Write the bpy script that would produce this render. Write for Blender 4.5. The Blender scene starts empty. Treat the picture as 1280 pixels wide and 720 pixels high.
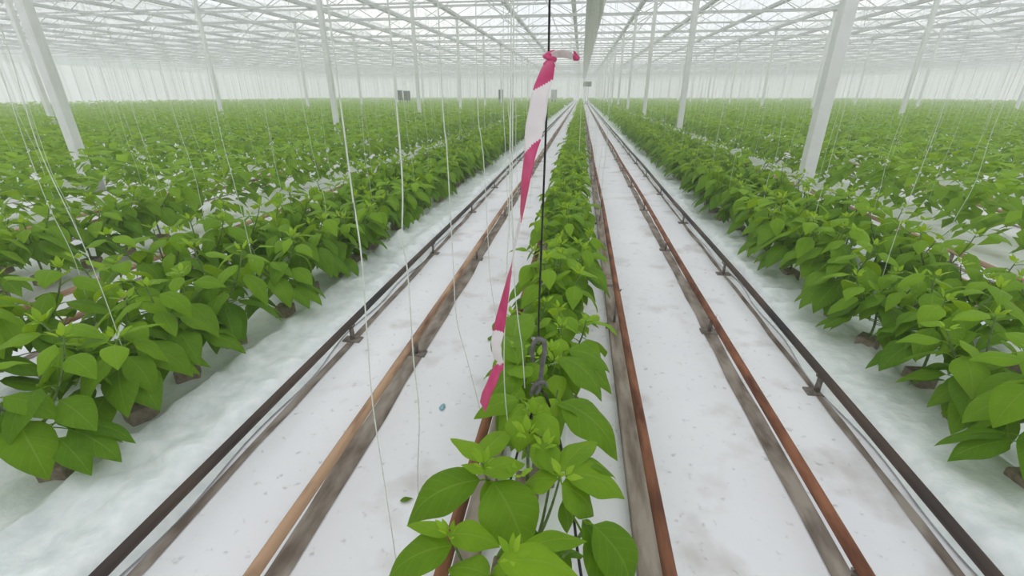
import bpy, math, random
import numpy as np
from mathutils import Matrix, Vector, Euler

S = bpy.context.scene
COL = S.collection
R = math.radians
rng = random.Random(7)

# ------------------------------------------------------------------ camera
H = 1.30
F = 565.0
PITCH, YAW = 23.19, 8.05
cam_data = bpy.data.cameras.new('camera')
cam = bpy.data.objects.new('camera', cam_data)
COL.objects.link(cam)
cam.location = (0, 0, H)
cam.rotation_euler = (R(90 - PITCH), 0, R(YAW))
cam_data.sensor_width = 36
cam_data.lens = F * 36 / 1280
cam_data.clip_start = 0.02
cam_data.clip_end = 500
S.camera = cam
CM = Euler((R(90 - PITCH), 0, R(YAW))).to_matrix()


def ray(px, py):
    return CM @ Vector(((px - 640) / F, -(py - 360) / F, -1.0))


def at_h(px, py, h):            # point on the horizontal plane at height h
    d = ray(px, py)
    t = (h - H) / d.z
    return np.array((d.x * t, d.y * t, h))


def at_d(px, py, y):            # point on the vertical plane at distance y
    d = ray(px, py)
    t = y / d.y
    return np.array((d.x * t, y, H + d.z * t))


def depth(p):
    v = CM.transposed() @ (Vector(p) - Vector((0, 0, H)))
    return -v.z


def project(p):
    v = CM.transposed() @ (Vector(p) - Vector((0, 0, H)))
    if v.z > -0.05:
        return None
    return 640 + F * v.x / -v.z, 360 - F * v.y / -v.z


# ------------------------------------------------------------------ materials
def mat(name):
    m = bpy.data.materials.new(name)
    m.use_nodes = True
    nt = m.node_tree
    b = nt.nodes['Principled BSDF']
    return m, nt, b


def noise_mix(nt, c1, c2, scale, lo=0.35, hi=0.65, detail=4, coord='Object', stretch=None):
    tc = nt.nodes.new('ShaderNodeTexCoord')
    n = nt.nodes.new('ShaderNodeTexNoise')
    n.inputs['Scale'].default_value = scale
    n.inputs['Detail'].default_value = detail
    src = tc.outputs[coord]
    if stretch:
        mp = nt.nodes.new('ShaderNodeMapping')
        mp.inputs['Scale'].default_value = stretch
        nt.links.new(src, mp.inputs['Vector'])
        src = mp.outputs['Vector']
    nt.links.new(src, n.inputs['Vector'])
    r = nt.nodes.new('ShaderNodeValToRGB')
    r.color_ramp.elements[0].position = lo
    r.color_ramp.elements[1].position = hi
    r.color_ramp.elements[0].color = (*c1, 1)
    r.color_ramp.elements[1].color = (*c2, 1)
    nt.links.new(n.outputs['Fac'], r.inputs['Fac'])
    return r.outputs['Color'], n


def simple(name, c1, c2=None, scale=20, rough=0.6, spec=0.3, metal=0.0, bump=0.0, stretch=None, lo=.35, hi=.65):
    m, nt, b = mat(name)
    b.inputs['Roughness'].default_value = rough
    b.inputs['Specular IOR Level'].default_value = spec
    b.inputs['Metallic'].default_value = metal
    col, n = noise_mix(nt, c1, c2 or c1, scale, lo, hi, stretch=stretch)
    nt.links.new(col, b.inputs['Base Color'])
    if bump:
        bp = nt.nodes.new('ShaderNodeBump')
        bp.inputs['Strength'].default_value = bump
        bp.inputs['Distance'].default_value = 0.01
        nt.links.new(n.outputs['Fac'], bp.inputs['Height'])
        nt.links.new(bp.outputs['Normal'], b.inputs['Normal'])
    return m


def leaf_material(name, dark, light):
    m, nt, b = mat(name)
    L, N = nt.links, nt.nodes
    at = N.new('ShaderNodeAttribute')
    at.attribute_name = 'tone'
    r = N.new('ShaderNodeValToRGB')
    r.color_ramp.elements[0].color = (*dark, 1)
    r.color_ramp.elements[1].color = (*light, 1)
    tc = N.new('ShaderNodeTexCoord')
    nz = N.new('ShaderNodeTexNoise')
    nz.inputs['Scale'].default_value = 30
    L.new(tc.outputs['Object'], nz.inputs['Vector'])
    oi = N.new('ShaderNodeObjectInfo')
    a1 = N.new('ShaderNodeMath'); a1.operation = 'MULTIPLY_ADD'
    a1.inputs[1].default_value = 0.25
    L.new(nz.outputs['Fac'], a1.inputs[0])
    L.new(at.outputs['Fac'], a1.inputs[2])
    a2 = N.new('ShaderNodeMath'); a2.operation = 'MULTIPLY_ADD'
    a2.inputs[1].default_value = 0.2
    L.new(oi.outputs['Random'], a2.inputs[0])
    L.new(a1.outputs[0], a2.inputs[2])
    a3 = N.new('ShaderNodeMath'); a3.operation = 'SUBTRACT'
    a3.inputs[1].default_value = 0.22
    L.new(a2.outputs[0], a3.inputs[0])
    L.new(a3.outputs[0], r.inputs['Fac'])
    # veins from the leaf's own uv: u along the midrib, v across
    uv = N.new('ShaderNodeUVMap'); uv.uv_map = 'leaf'
    sx = N.new('ShaderNodeSeparateXYZ')
    L.new(uv.outputs['UV'], sx.inputs[0])
    av = N.new('ShaderNodeMath'); av.operation = 'ABSOLUTE'
    L.new(sx.outputs['Y'], av.inputs[0])
    mid = N.new('ShaderNodeMapRange')
    mid.inputs['From Min'].default_value = 0.0
    mid.inputs['From Max'].default_value = 0.07
    mid.inputs['To Min'].default_value = 1
    mid.inputs['To Max'].default_value = 0
    L.new(av.outputs[0], mid.inputs['Value'])
    q = N.new('ShaderNodeMath'); q.operation = 'MULTIPLY_ADD'
    q.inputs[1].default_value = -0.28
    L.new(av.outputs[0], q.inputs[0]); L.new(sx.outputs['X'], q.inputs[2])
    q2 = N.new('ShaderNodeMath'); q2.operation = 'MULTIPLY'; q2.inputs[1].default_value = 44
    L.new(q.outputs[0], q2.inputs[0])
    q3 = N.new('ShaderNodeMath'); q3.operation = 'COSINE'
    L.new(q2.outputs[0], q3.inputs[0])
    side = N.new('ShaderNodeMapRange')
    side.inputs['From Min'].default_value = 0.9
    side.inputs['From Max'].default_value = 1.0
    side.inputs['To Max'].default_value = 0.45
    L.new(q3.outputs[0], side.inputs['Value'])
    mx = N.new('ShaderNodeMath'); mx.operation = 'MAXIMUM'
    L.new(mid.outputs[0], mx.inputs[0]); L.new(side.outputs[0], mx.inputs[1])
    vm = N.new('ShaderNodeMath'); vm.operation = 'MULTIPLY'; vm.inputs[1].default_value = 0.30
    L.new(mx.outputs[0], vm.inputs[0])
    mixv = N.new('ShaderNodeMixRGB')
    mixv.inputs['Color2'].default_value = (0.36, 0.52, 0.12, 1)
    L.new(vm.outputs[0], mixv.inputs['Fac']); L.new(r.outputs['Color'], mixv.inputs['Color1'])
    L.new(mixv.outputs[0], b.inputs['Base Color'])
    b.inputs['Roughness'].default_value = 0.5
    b.inputs['Specular IOR Level'].default_value = 0.18
    bp = N.new('ShaderNodeBump')
    bp.inputs['Strength'].default_value = 0.35
    bp.inputs['Distance'].default_value = 0.003
    bp.invert = True
    L.new(mx.outputs[0], bp.inputs['Height'])
    L.new(bp.outputs['Normal'], b.inputs['Normal'])
    tr = N.new('ShaderNodeBsdfTranslucent')
    ht = N.new('ShaderNodeMixRGB'); ht.blend_type = 'MULTIPLY'
    ht.inputs['Fac'].default_value = 1
    ht.inputs['Color2'].default_value = (1.6, 1.35, 0.4, 1)
    L.new(mixv.outputs[0], ht.inputs['Color1'])
    L.new(ht.outputs[0], tr.inputs['Color'])
    ms = N.new('ShaderNodeMixShader'); ms.inputs['Fac'].default_value = 0.38
    L.new(b.outputs[0], ms.inputs[1]); L.new(tr.outputs[0], ms.inputs[2])
    L.new(ms.outputs[0], N['Material Output'].inputs['Surface'])
    return m


M_leaf = leaf_material('pepper_leaf', (0.085, 0.215, 0.004), (0.27, 0.47, 0.020))
M_tip = leaf_material('young_leaf', (0.18, 0.37, 0.010), (0.36, 0.56, 0.045))
M_stem = simple('green_stem', (0.16, 0.26, 0.06), (0.10, 0.14, 0.05), 60)
M_block = simple('brown_growing_block', (0.20, 0.15, 0.11), (0.32, 0.26, 0.20), 60, 0.9, bump=.4)
M_rust = simple('rusty_pipe', (0.11, 0.040, 0.022), (0.30, 0.125, 0.065), 22, 0.75, .25, bump=.35, stretch=(1, .25, 1))
M_tan = simple('worn_rail_pipe', (0.13, 0.055, 0.032), (0.50, 0.32, 0.20), 14, 0.7, .3, bump=.3, stretch=(1, .2, 1), lo=.3, hi=.55)
M_dark = simple('dark_rail_pipe', (0.018, 0.017, 0.018), (0.15, 0.09, 0.06), 1.1, 0.6, .35, bump=.2, stretch=(1, .8, 1), lo=.42, hi=.75)
M_bracket = simple('dull_steel', (0.16, 0.13, 0.11), (0.28, 0.24, 0.21), 40, 0.6, metal=.3)
M_strip = simple('grey_brown_strip', (0.16, 0.125, 0.10), (0.40, 0.35, 0.30), 14, 0.95, .1, bump=.5, stretch=(1, .35, 1))
M_board = simple('weathered_board', (0.20, 0.155, 0.12), (0.40, 0.34, 0.285), 16, 0.9, .15, bump=.4, stretch=(1.5, .3, 1))
M_foil = simple('crumpled_white_foil', (0.76, 0.82, 0.81), (0.90, 0.93, 0.92), 16, 0.3, .5, bump=1.0)
M_slab = simple('white_sleeve', (0.74, 0.80, 0.76), (0.84, 0.87, 0.84), 8, 0.4, .4, bump=.2)
M_string = simple('white_twine', (0.76, 0.79, 0.72), (0.64, 0.68, 0.60), 80, 0.8)
M_white = simple('white_paint', (0.80, 0.81, 0.79), (0.74, 0.75, 0.73), 6, 0.5)
M_grey = simple('grey_steel', (0.48, 0.49, 0.50), (0.58, 0.58, 0.58), 4, 0.5)
M_truss = simple('pale_steel', (0.58, 0.59, 0.59), (0.66, 0.66, 0.66), 4, 0.5)
M_screen = simple('grey_screen', (0.56, 0.56, 0.56), (0.68, 0.67, 0.66), 5, 0.8)
M_black = simple('black_plastic', (0.010, 0.011, 0.011), (0.022, 0.024, 0.023), 30, 0.45)
M_hook = simple('grey_plastic', (0.10, 0.095, 0.10), (0.17, 0.155, 0.16), 60, 0.5, bump=.1)
M_red = simple('magenta_red_tape', (0.56, 0.03, 0.15), (0.64, 0.06, 0.20), 30, 0.35, .5)
M_pink = simple('white_tape_stripe', (0.86, 0.80, 0.81), (0.80, 0.72, 0.74), 20, 0.35, .5)
M_blue = simple('blue_plastic', (0.20, 0.42, 0.52), (0.35, 0.55, 0.62), 60, 0.4)
M_dgrey = simple('dark_grey_paint', (0.045, 0.055, 0.065), (0.09, 0.10, 0.105), 10, 0.6)
M_olive = simple('dark_green_crate', (0.045, 0.065, 0.022), (0.075, 0.10, 0.035), 10, 0.6)
M_wheel = simple('black_rubber', (0.02, 0.02, 0.02), (0.04, 0.04, 0.04), 30, 0.7)


def floor_material():
    m, nt, b = mat('white_ground_cloth')
    L, N = nt.links, nt.nodes
    tc = N.new('ShaderNodeTexCoord')

    def nz(scale, lo, hi, detail=4):
        n = N.new('ShaderNodeTexNoise'); n.inputs['Scale'].default_value = scale
        n.inputs['Detail'].default_value = detail
        L.new(tc.outputs['Object'], n.inputs['Vector'])
        mr = N.new('ShaderNodeMapRange')
        mr.inputs['From Min'].default_value = lo; mr.inputs['From Max'].default_value = hi
        L.new(n.outputs['Fac'], mr.inputs['Value'])
        return mr.outputs[0], n
    base, n0 = nz(1.3, .3, .7)
    mix = N.new('ShaderNodeMixRGB')
    mix.inputs['Color1'].default_value = (0.84, 0.835, 0.86, 1)
    mix.inputs['Color2'].default_value = (0.91, 0.905, 0.915, 1)
    L.new(base, mix.inputs['Fac'])
    st, n1 = nz(3.1, .55, .72, 7)
    mul = N.new('ShaderNodeMath'); mul.operation = 'MULTIPLY'; mul.inputs[1].default_value = .55
    L.new(st, mul.inputs[0])
    mix2 = N.new('ShaderNodeMixRGB')
    mix2.inputs['Color2'].default_value = (0.42, 0.37, 0.32, 1)
    L.new(mul.outputs[0], mix2.inputs['Fac']); L.new(mix.outputs[0], mix2.inputs['Color1'])
    sp, n2 = nz(26, .63, .74, 3)
    mul2 = N.new('ShaderNodeMath'); mul2.operation = 'MULTIPLY'; mul2.inputs[1].default_value = .5
    L.new(sp, mul2.inputs[0])
    mix3 = N.new('ShaderNodeMixRGB')
    mix3.inputs['Color2'].default_value = (0.36, 0.35, 0.33, 1)
    L.new(mul2.outputs[0], mix3.inputs['Fac']); L.new(mix2.outputs[0], mix3.inputs['Color1'])
    L.new(mix3.outputs[0], b.inputs['Base Color'])
    b.inputs['Roughness'].default_value = 0.7
    b.inputs['Specular IOR Level'].default_value = 0.2
    bp = N.new('ShaderNodeBump'); bp.inputs['Strength'].default_value = .25; bp.inputs['Distance'].default_value = .02
    n3 = N.new('ShaderNodeTexNoise'); n3.inputs['Scale'].default_value = 9
    L.new(tc.outputs['Object'], n3.inputs['Vector'])
    L.new(n3.outputs['Fac'], bp.inputs['Height']); L.new(bp.outputs['Normal'], b.inputs['Normal'])
    return m


def glass_material():
    m = bpy.data.materials.new('hazy_roof_glass')
    m.use_nodes = True
    nt = m.node_tree
    N, L = nt.nodes, nt.links
    N.remove(N['Principled BSDF'])
    t = N.new('ShaderNodeBsdfTransparent'); t.inputs['Color'].default_value = (.97, .98, .98, 1)
    d = N.new('ShaderNodeBsdfTranslucent'); d.inputs['Color'].default_value = (.93, .94, .94, 1)
    e = N.new('ShaderNodeBsdfDiffuse'); e.inputs['Color'].default_value = (.9, .9, .9, 1)
    m1 = N.new('ShaderNodeMixShader'); m1.inputs['Fac'].default_value = .5
    L.new(d.outputs[0], m1.inputs[1]); L.new(e.outputs[0], m1.inputs[2])
    m2 = N.new('ShaderNodeMixShader')
    tc = N.new('ShaderNodeTexCoord')
    nz = N.new('ShaderNodeTexNoise'); nz.inputs['Scale'].default_value = .35; nz.inputs['Detail'].default_value = 5
    L.new(tc.outputs['Object'], nz.inputs['Vector'])
    mr = N.new('ShaderNodeMapRange'); mr.inputs['From Min'].default_value = .3; mr.inputs['From Max'].default_value = .7
    mr.inputs['To Min'].default_value = .12; mr.inputs['To Max'].default_value = .5
    L.new(nz.outputs['Fac'], mr.inputs['Value']); L.new(mr.outputs[0], m2.inputs['Fac'])
    L.new(t.outputs[0], m2.inputs[1]); L.new(m1.outputs[0], m2.inputs[2])
    L.new(m2.outputs[0], N['Material Output'].inputs['Surface'])
    return m


M_floor = floor_material()
M_glass = glass_material()


# ------------------------------------------------------------------ mesh builder
class G:
    def __init__(s):
        s.v, s.f, s.uv, s.tone, s.mi = [], [], [], [], []
        s.n = 0

    def add(s, verts, faces, uvs=None, tone=.5, mi=0):
        o = s.n
        s.v.extend(tuple(map(float, p)) for p in verts)
        s.n += len(verts)
        s.f.extend(tuple(i + o for i in f) for f in faces)
        s.mi.extend([mi] * len(faces))
        s.uv.extend(uvs if uvs is not None else [(0.5, 0.5)] * len(verts))
        s.tone.extend([tone] * len(verts))

    def box(s, c, size, mi=0, rot=None):
        x, y, z = (q / 2 for q in size)
        vs = [np.array(p) for p in ((-x, -y, -z), (x, -y, -z), (x, y, -z), (-x, y, -z), (-x, -y, z), (x, -y, z), (x, y, z), (-x, y, z))]
        if rot is not None:
            vs = [np.array(rot @ Vector(p)) for p in vs]
        vs = [p + np.array(c) for p in vs]
        s.add(vs, [(3, 2, 1, 0), (4, 5, 6, 7), (0, 1, 5, 4), (1, 2, 6, 5), (2, 3, 7, 6), (3, 0, 4, 7)], mi=mi)

    def tube(s, pts, r, n=8, caps=True, mi=0, tone=.5):
        pts = [np.array(p, float) for p in pts]
        rs = r if isinstance(r, (list, tuple)) else [r] * len(pts)
        vs, fs = [], []
        prev = None
        for i, p in enumerate(pts):
            t = pts[min(i + 1, len(pts) - 1)] - pts[max(i - 1, 0)]
            t = t / (np.linalg.norm(t) + 1e-12)
            a = prev if prev is not None else (np.array((1., 0, 0)) if abs(t[0]) < .8 else np.array((0, 0, 1.)))
            a = a - t * a.dot(t)
            a /= np.linalg.norm(a) + 1e-12
            prev = a
            b = np.cross(t, a)
            for k in range(n):
                q = 2 * math.pi * k / n
                vs.append(p + (a * math.cos(q) + b * math.sin(q)) * rs[i])
        for i in range(len(pts) - 1):
            for k in range(n):
                fs.append((i * n + k, i * n + (k + 1) % n, (i + 1) * n + (k + 1) % n, (i + 1) * n + k))
        if caps:
            fs.append(tuple(range(n - 1, -1, -1)))
            fs.append(tuple((len(pts) - 1) * n + k for k in range(n)))
        s.add(vs, fs, mi=mi, tone=tone)

    def build(s, name, mats, parent=None, smooth=True, leafy=False, loc=None):
        me = bpy.data.meshes.new(name)
        me.from_pydata(s.v, [], s.f)
        for m in (mats if isinstance(mats, (list, tuple)) else [mats]):
            me.materials.append(m)
        if any(s.mi):
            me.polygons.foreach_set('material_index', s.mi)
        if leafy:
            a = me.attributes.new('tone', 'FLOAT', 'POINT')
            a.data.foreach_set('value', s.tone)
            ul = me.uv_layers.new(name='leaf')
            li = np.empty(len(me.loops), dtype=np.int32)
            me.loops.foreach_get('vertex_index', li)
            ul.data.foreach_set('uv', np.array(s.uv, dtype=np.float32)[li].ravel())
        if smooth:
            me.polygons.foreach_set('use_smooth', [True] * len(me.polygons))
        me.update()
        o = bpy.data.objects.new(name, me)
        COL.objects.link(o)
        if parent is not None:
            o.parent = parent
        if loc is not None:
            o.location = loc
        return o


def bevel(o, w=.004, seg=2):
    b = o.modifiers.new('bevel', 'BEVEL')
    b.width = w
    b.segments = seg
    return o


def tag(o, label, cat, group=None):
    o['label'] = label
    o['category'] = cat
    if group:
        o['group'] = group
    return o


def structure(o):
    o['kind'] = 'structure'
    return o


def thing(name, loc, label, cat, group=None, rz=0):
    o = bpy.data.objects.new(name, None)
    o.empty_display_size = .1
    COL.objects.link(o)
    o.location = loc
    o.rotation_euler = (0, 0, rz)
    return tag(o, label, cat, group)


def copy_tree(o, parent=None):
    c = o.copy()
    COL.objects.link(c)
    if parent is not None:
        c.parent = parent
    for ch in list(o.children):
        copy_tree(ch, c)
    return c


# ------------------------------------------------------------------ leaves and plants
UP = np.array((0, 0, 1.))


def prof(s):
    return max(0.02, math.sin(math.pi * min(.999, s) ** .72) ** .85 * (1 - .12 * s))


def leaf(g, base, tip, W, arch=.18, roll=0.0, tone=.5, ns=9, nh=3, wave=0.0):
    base, tip = np.array(base, float), np.array(tip, float)
    ch = tip - base
    L = np.linalg.norm(ch) + 1e-9
    c = ch / L
    n = UP - c * c.dot(UP)
    if np.linalg.norm(n) < .15:
        n = np.array((.3, -1, 0)) - c * c.dot(np.array((.3, -1, 0)))
    n /= np.linalg.norm(n)
    ctrl = (base + tip) / 2 + n * arch * L * 1.6
    vs, uv, fs = [], [], []
    ph = (base[0] * 91 + base[1] * 57) % 6.28
    for i in range(ns + 1):
        s = i / ns
        p = base * (1 - s) ** 2 + ctrl * 2 * s * (1 - s) + tip * s * s
        t = (ctrl - base) * 2 * (1 - s) + (tip - ctrl) * 2 * s
        t /= np.linalg.norm(t) + 1e-9
        nn = n - t * t.dot(n)
        nn /= np.linalg.norm(nn) + 1e-9
        side = np.cross(t, nn)
        cr, sr = math.cos(roll), math.sin(roll)
        side, nn = side * cr + nn * sr, nn * cr - side * sr
        w = W / 2 * prof(s)
        for j in range(-nh, nh + 1):
            u = j / nh
            z = w * (.30 * abs(u) - .42 * u * u) + .10 * w * math.sin(s * 10 + ph + (1.3 if u > 0 else 0)) * abs(u) * (1 + wave)
            vs.append(p + side * u * w + nn * z)
            uv.append((s, u))
    k = 2 * nh + 1
    for i in range(ns):
        for j in range(2 * nh):
            a = i * k + j
            fs.append((a, a + 1, a + k + 1, a + k))
    g.add(vs, fs, uv, tone)


def curve(a, b, c, n=5):
    a, b, c = (np.array(q, float) for q in (a, b, c))
    return [a * (1 - s) ** 2 + b * 2 * s * (1 - s) + c * s * s for s in (i / n for i in range(n + 1))]


def petiole(g, a, b, r=.0019):
    a, b = np.array(a, float), np.array(b, float)
    m = (a + b) / 2 + UP * .12 * np.linalg.norm(b - a)
    g.tube(curve(a, m, b, 4), [r * 1.2, r * 1.1, r, r, r * .8], 5, tone=.75)


def growing_block(parent):
    g = G()
    g.box((0, 0, .03), (.08, .08, .06))
    o = g.build('growing_block', M_block, parent, smooth=False)
    return bevel(o, .006)


def shoot(parent, p, r, n=5, size=.036):
    g = G()
    a0 = r.uniform(0, 6.28)
    for k in range(n):
        a = a0 + k * 2.4
        el = r.uniform(.35, 1.1)
        l = size * r.uniform(.7, 1.25)
        d = np.array((math.cos(a) * math.cos(el), math.sin(a) * math.cos(el), math.sin(el)))
        b = np.array(p) + d * .012
        leaf(g, b, b + d * l, l * .48, .12, r.uniform(-.3, .3), r.uniform(.35, .9), 5, 2)
    t = g.build('shoot_tip', M_tip, parent, leafy=True)
    t['label'] = 'pale young shoot tip'


def make_plant(seed, parent, big=1.0):
    """two-stemmed young pepper plant; origin on top of the slab"""
    r = random.Random(seed)
    fo, st = G(), G()
    top_h = r.uniform(.37, .44)
    fork = np.array((r.uniform(-.012, .012), r.uniform(-.012, .012), r.uniform(.17, .21)))
    st.tube(curve((0, 0, .06), (r.uniform(-.01, .01), r.uniform(-.01, .01), .12), fork, 4), [.0055, .005, .005, .0045, .0045], 7)
    a0 = r.uniform(0, 6.28)
    nb = 3 if r.random() < .35 else 2
    gold = r.uniform(0, 6.28)
    for b in range(nb):
        a = a0 + b * 2 * math.pi / nb + r.uniform(-.3, .3)
        sp = r.uniform(.05, .10) * big ** 2
        end = np.array((math.cos(a) * sp, math.sin(a) * sp, top_h + r.uniform(-.04, .02)))
        mid = fork * .5 + end * .5 + np.array((math.cos(a), math.sin(a), -.4)) * .03
        pts = curve(fork, mid, end, 6)
        st.tube(pts, [.0042, .004, .0036, .0033, .003, .0026, .0022], 6)
        nl = 10
        for k in range(nl):
            s = (k + .6) / nl
            i = min(5, int(s * 6))
            p = pts[i] * (1 - (s * 6 - i)) + pts[i + 1] * (s * 6 - i)
            gold += 2.4 + r.uniform(-.35, .35)
            out = .62 + .38 * (1 - s)
            L = (.180 - .075 * s) * r.uniform(.85, 1.15)
            pl = (.055 - .025 * s) * r.uniform(.8, 1.2)
            d = np.array((math.cos(gold), math.sin(gold), 0))
            q = p + d * pl * .9 + UP * pl * r.uniform(.15, .6)
            petiole(fo, p, q)
            drop = r.uniform(.45, 1.05) if s < .7 else r.uniform(.1, .7)
            tdir = d * math.cos(drop) * out - UP * math.sin(drop)
            tdir /= np.linalg.norm(tdir)
            leaf(fo, q, q + tdir * L, L * r.uniform(.56, .68), r.uniform(.10, .22), r.uniform(-.35, .35),
                 max(0, min(1, .18 + .5 * s + r.uniform(-.15, .15))))
        shoot(parent, end, r)
    # low leaves under the fork
    for k in range(7 if big > 1 else 4):
        gold += 2.2
        d = np.array((math.cos(gold), math.sin(gold), 0))
        p = fork * r.uniform(.7, 1.0)
        q = p + d * (.09 if big > 1 else .05) + UP * .01
        petiole(fo, p, q)
        L = r.uniform(.13, .18) if big > 1 else r.uniform(.10, .14)
        leaf(fo, q, q + d * L * .75 - UP * L * .65, L * .56, .15, r.uniform(-.3, .3), r.uniform(.05, .3))
    f = fo.build('foliage', M_leaf, parent, leafy=True)
    st.build('stem', M_stem, parent)
    growing_block(parent)


SLAB = .085
ROWX = -.08
ROWDX = 1.99


def rowx(n):
    return ROWX + ROWDX * n


# ---- plants in the foreground of the middle row, leaf by leaf
def front_plant(label, foot, stems, leaves, seed, shoots=(), low=4):
    """foot: (x, y); stems: list of (px,py,h) tops; leaves: (bx,by,hb, tx,ty,ht, wpx, arch, roll, tone)"""
    r = random.Random(seed)
    t = thing('pepper_plant', (foot[0], foot[1], SLAB), label, 'plant', 'pepper plants of the middle row')
    o = np.array((foot[0], foot[1], SLAB))
    fo, st = G(), G()
    fork = np.array((0, 0, .16))
    st.tube([(0, 0, .06), (.002, .001, .11), fork], [.006, .0055, .005], 8)
    nodes = []
    for s in stems:
        e = at_h(*s) - o
        pts = curve(fork, fork * .4 + e * .6 + np.array((0, 0, -.05)), e, 8)
        st.tube(pts, [.0048 - .0003 * i for i in range(9)], 7)
        nodes += pts[2:]
    for bx, by, hb, tx, ty, ht, w, arch, roll, tone in leaves:
        b, e = at_h(bx, by, hb), at_h(tx, ty, ht)
        W = w * (depth(b) + depth(e)) / 2 / F
        b, e = b - o, e - o
        nd = min(nodes, key=lambda q: np.linalg.norm(q - b) + max(0, q[2] - b[2]) * 1.0)
        if np.linalg.norm(nd - b) > .01:
            petiole(fo, nd, b, .0022)
        leaf(fo, b, e, W, arch, roll, tone, 14, 5)
    for s in shoots:
        p = at_h(s[0], s[1], s[2]) - o
        shoot(t, p, r, 6, s[3] if len(s) > 3 else .04)
    for k in range(low):
        a = r.uniform(0, 6.28)
        d = np.array((math.cos(a), math.sin(a), 0))
        p = fork * r.uniform(.8, 1.2)
        q = p + d * .04 + UP * .015
        petiole(fo, p, q)
        L = r.uniform(.08, .11)
        leaf(fo, q, q + d * L * .75 - UP * L * .55, L * .55, .15, r.uniform(-.3, .3), r.uniform(.05, .3), 12, 4)
    fo.build('foliage', M_leaf, t, leafy=True)
    st.build('stem', M_stem, t)
    growing_block(t)
    return t


def foot_of(px, py, h, pull=.6):
    p = at_h(px, py, h)
    return (p[0] * (1 - pull) + ROWX * pull, p[1])


front_plant('pepper plant at the bottom left of the middle row, broad leaves spread over white floor',
            foot_of(566, 676, .44), [(566, 676, .46), (600, 700, .44)],
            [(565, 682, .45, 484, 728, .36, 56, .20, .15, .35),
             (562, 668, .47, 508, 657, .45, 22, .10, .1, .75),
             (560, 668, .47, 625, 684, .44, 42, .18, -.1, .62),
             (612, 720, .46, 560, 712, .42, 46, .15, .0, .55),
             (612, 726, .46, 566, 760, .36, 50, .18, .0, .40),
             (590, 735, .42, 520, 770, .32, 56, .18, .0, .30)],
            11, [(563, 672, .47, .03)], 2)
front_plant('pepper plant with long leaf tip pointing left, just above the bottom left one',
            foot_of(606, 590, .48, .5), [(606, 588, .50), (612, 600, .46)],
            [(600, 600, .46, 509, 657, .33, 62, .20, .25, .22),
             (607, 578, .51, 563, 548, .49, 30, .12, -.2, .72),
             (606, 592, .50, 576, 581, .50, 16, .12, .0, .80),
             (604, 592, .50, 656, 580, .47, 46, .16, .1, .60),
             (616, 602, .48, 658, 700, .36, 84, .20, -.1, .38),
             (608, 600, .47, 628, 668, .36, 44, .15, .4, .30),
             (600, 575, .50, 640, 540, .44, 34, .14, 0, .5)],
            12, [(606, 584, .52, .035), (645, 598, .49, .03)], 3)
front_plant('pepper plant at the bottom centre, yellow-green leaves cut by the lower edge',
            foot_of(640, 700, .47), [(638, 702, .48), (655, 690, .46)],
            [(652, 687, .47, 734, 677, .43, 40, .14, .2, .42),
             (622, 702, .49, 724, 722, .44, 56, .18, 0, .80),
             (640, 720, .47, 600, 770, .36, 60, .18, 0, .55),
             (655, 725, .45, 720, 790, .30, 66, .18, 0, .45)],
            13, [(640, 698, .50, .03), (625, 650, .40, .02)], 2)
front_plant('pepper plant at the bottom right, big drooping leaf beside the rusty pipe',
            foot_of(733, 654, .42), [(733, 654, .42)],
            [(742, 656, .43, 784, 748, .27, 66, .24, -.2, .28),
             (728, 650, .42, 746, 699, .33, 34, .14, .2, .18),
             (703, 626, .40, 709, 667, .31, 26, .14, .0, .30),
             (735, 665, .38, 770, 775, .20, 60, .20, .0, .20)],
            14, [], 2)
front_plant('pepper plant right of centre with flower buds and a leaf pointing right to the board',
            foot_of(700, 596, .46), [(700, 596, .48), (690, 585, .46)],
            [(706, 592, .48, 781, 624, .40, 56, .20, -.1, .62),
             (702, 606, .47, 742, 645, .39, 64, .18, -.1, .40),
             (696, 600, .47, 655, 606, .42, 46, .16, .1, .58),
             (700, 590, .48, 746, 552, .43, 36, .14, .1, .55),
             (716, 575, .47, 770, 600, .41, 40, .2, .4, .35),
             (692, 588, .48, 664, 556, .45, 36, .16, .2, .66),
             (690, 592, .48, 680, 545, .46, 34, .14, -.2, .60)],
            15, [(703, 598, .50, .035), (680, 560, .49, .035)], 3)
front_plant('pepper plant beside the grey hook on its right, large hanging leaves over white floor',
            foot_of(697, 486, .46), [(697, 488, .48), (704, 440, .46)],
            [(702, 502, .47, 772, 576, .34, 72, .22, .1, .20),
             (700, 446, .49, 752, 502, .37, 66, .24, .2, .20),
             (710, 438, .48, 762, 466, .40, 44, .2, -.1, .24),
             (700, 500, .46, 676, 528, .42, 34, .16, .0, .62),
             (695, 505, .47, 735, 538, .38, 46, .18, .5, .25)],
            16, [(690, 440, .51, .035)], 3)
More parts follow.
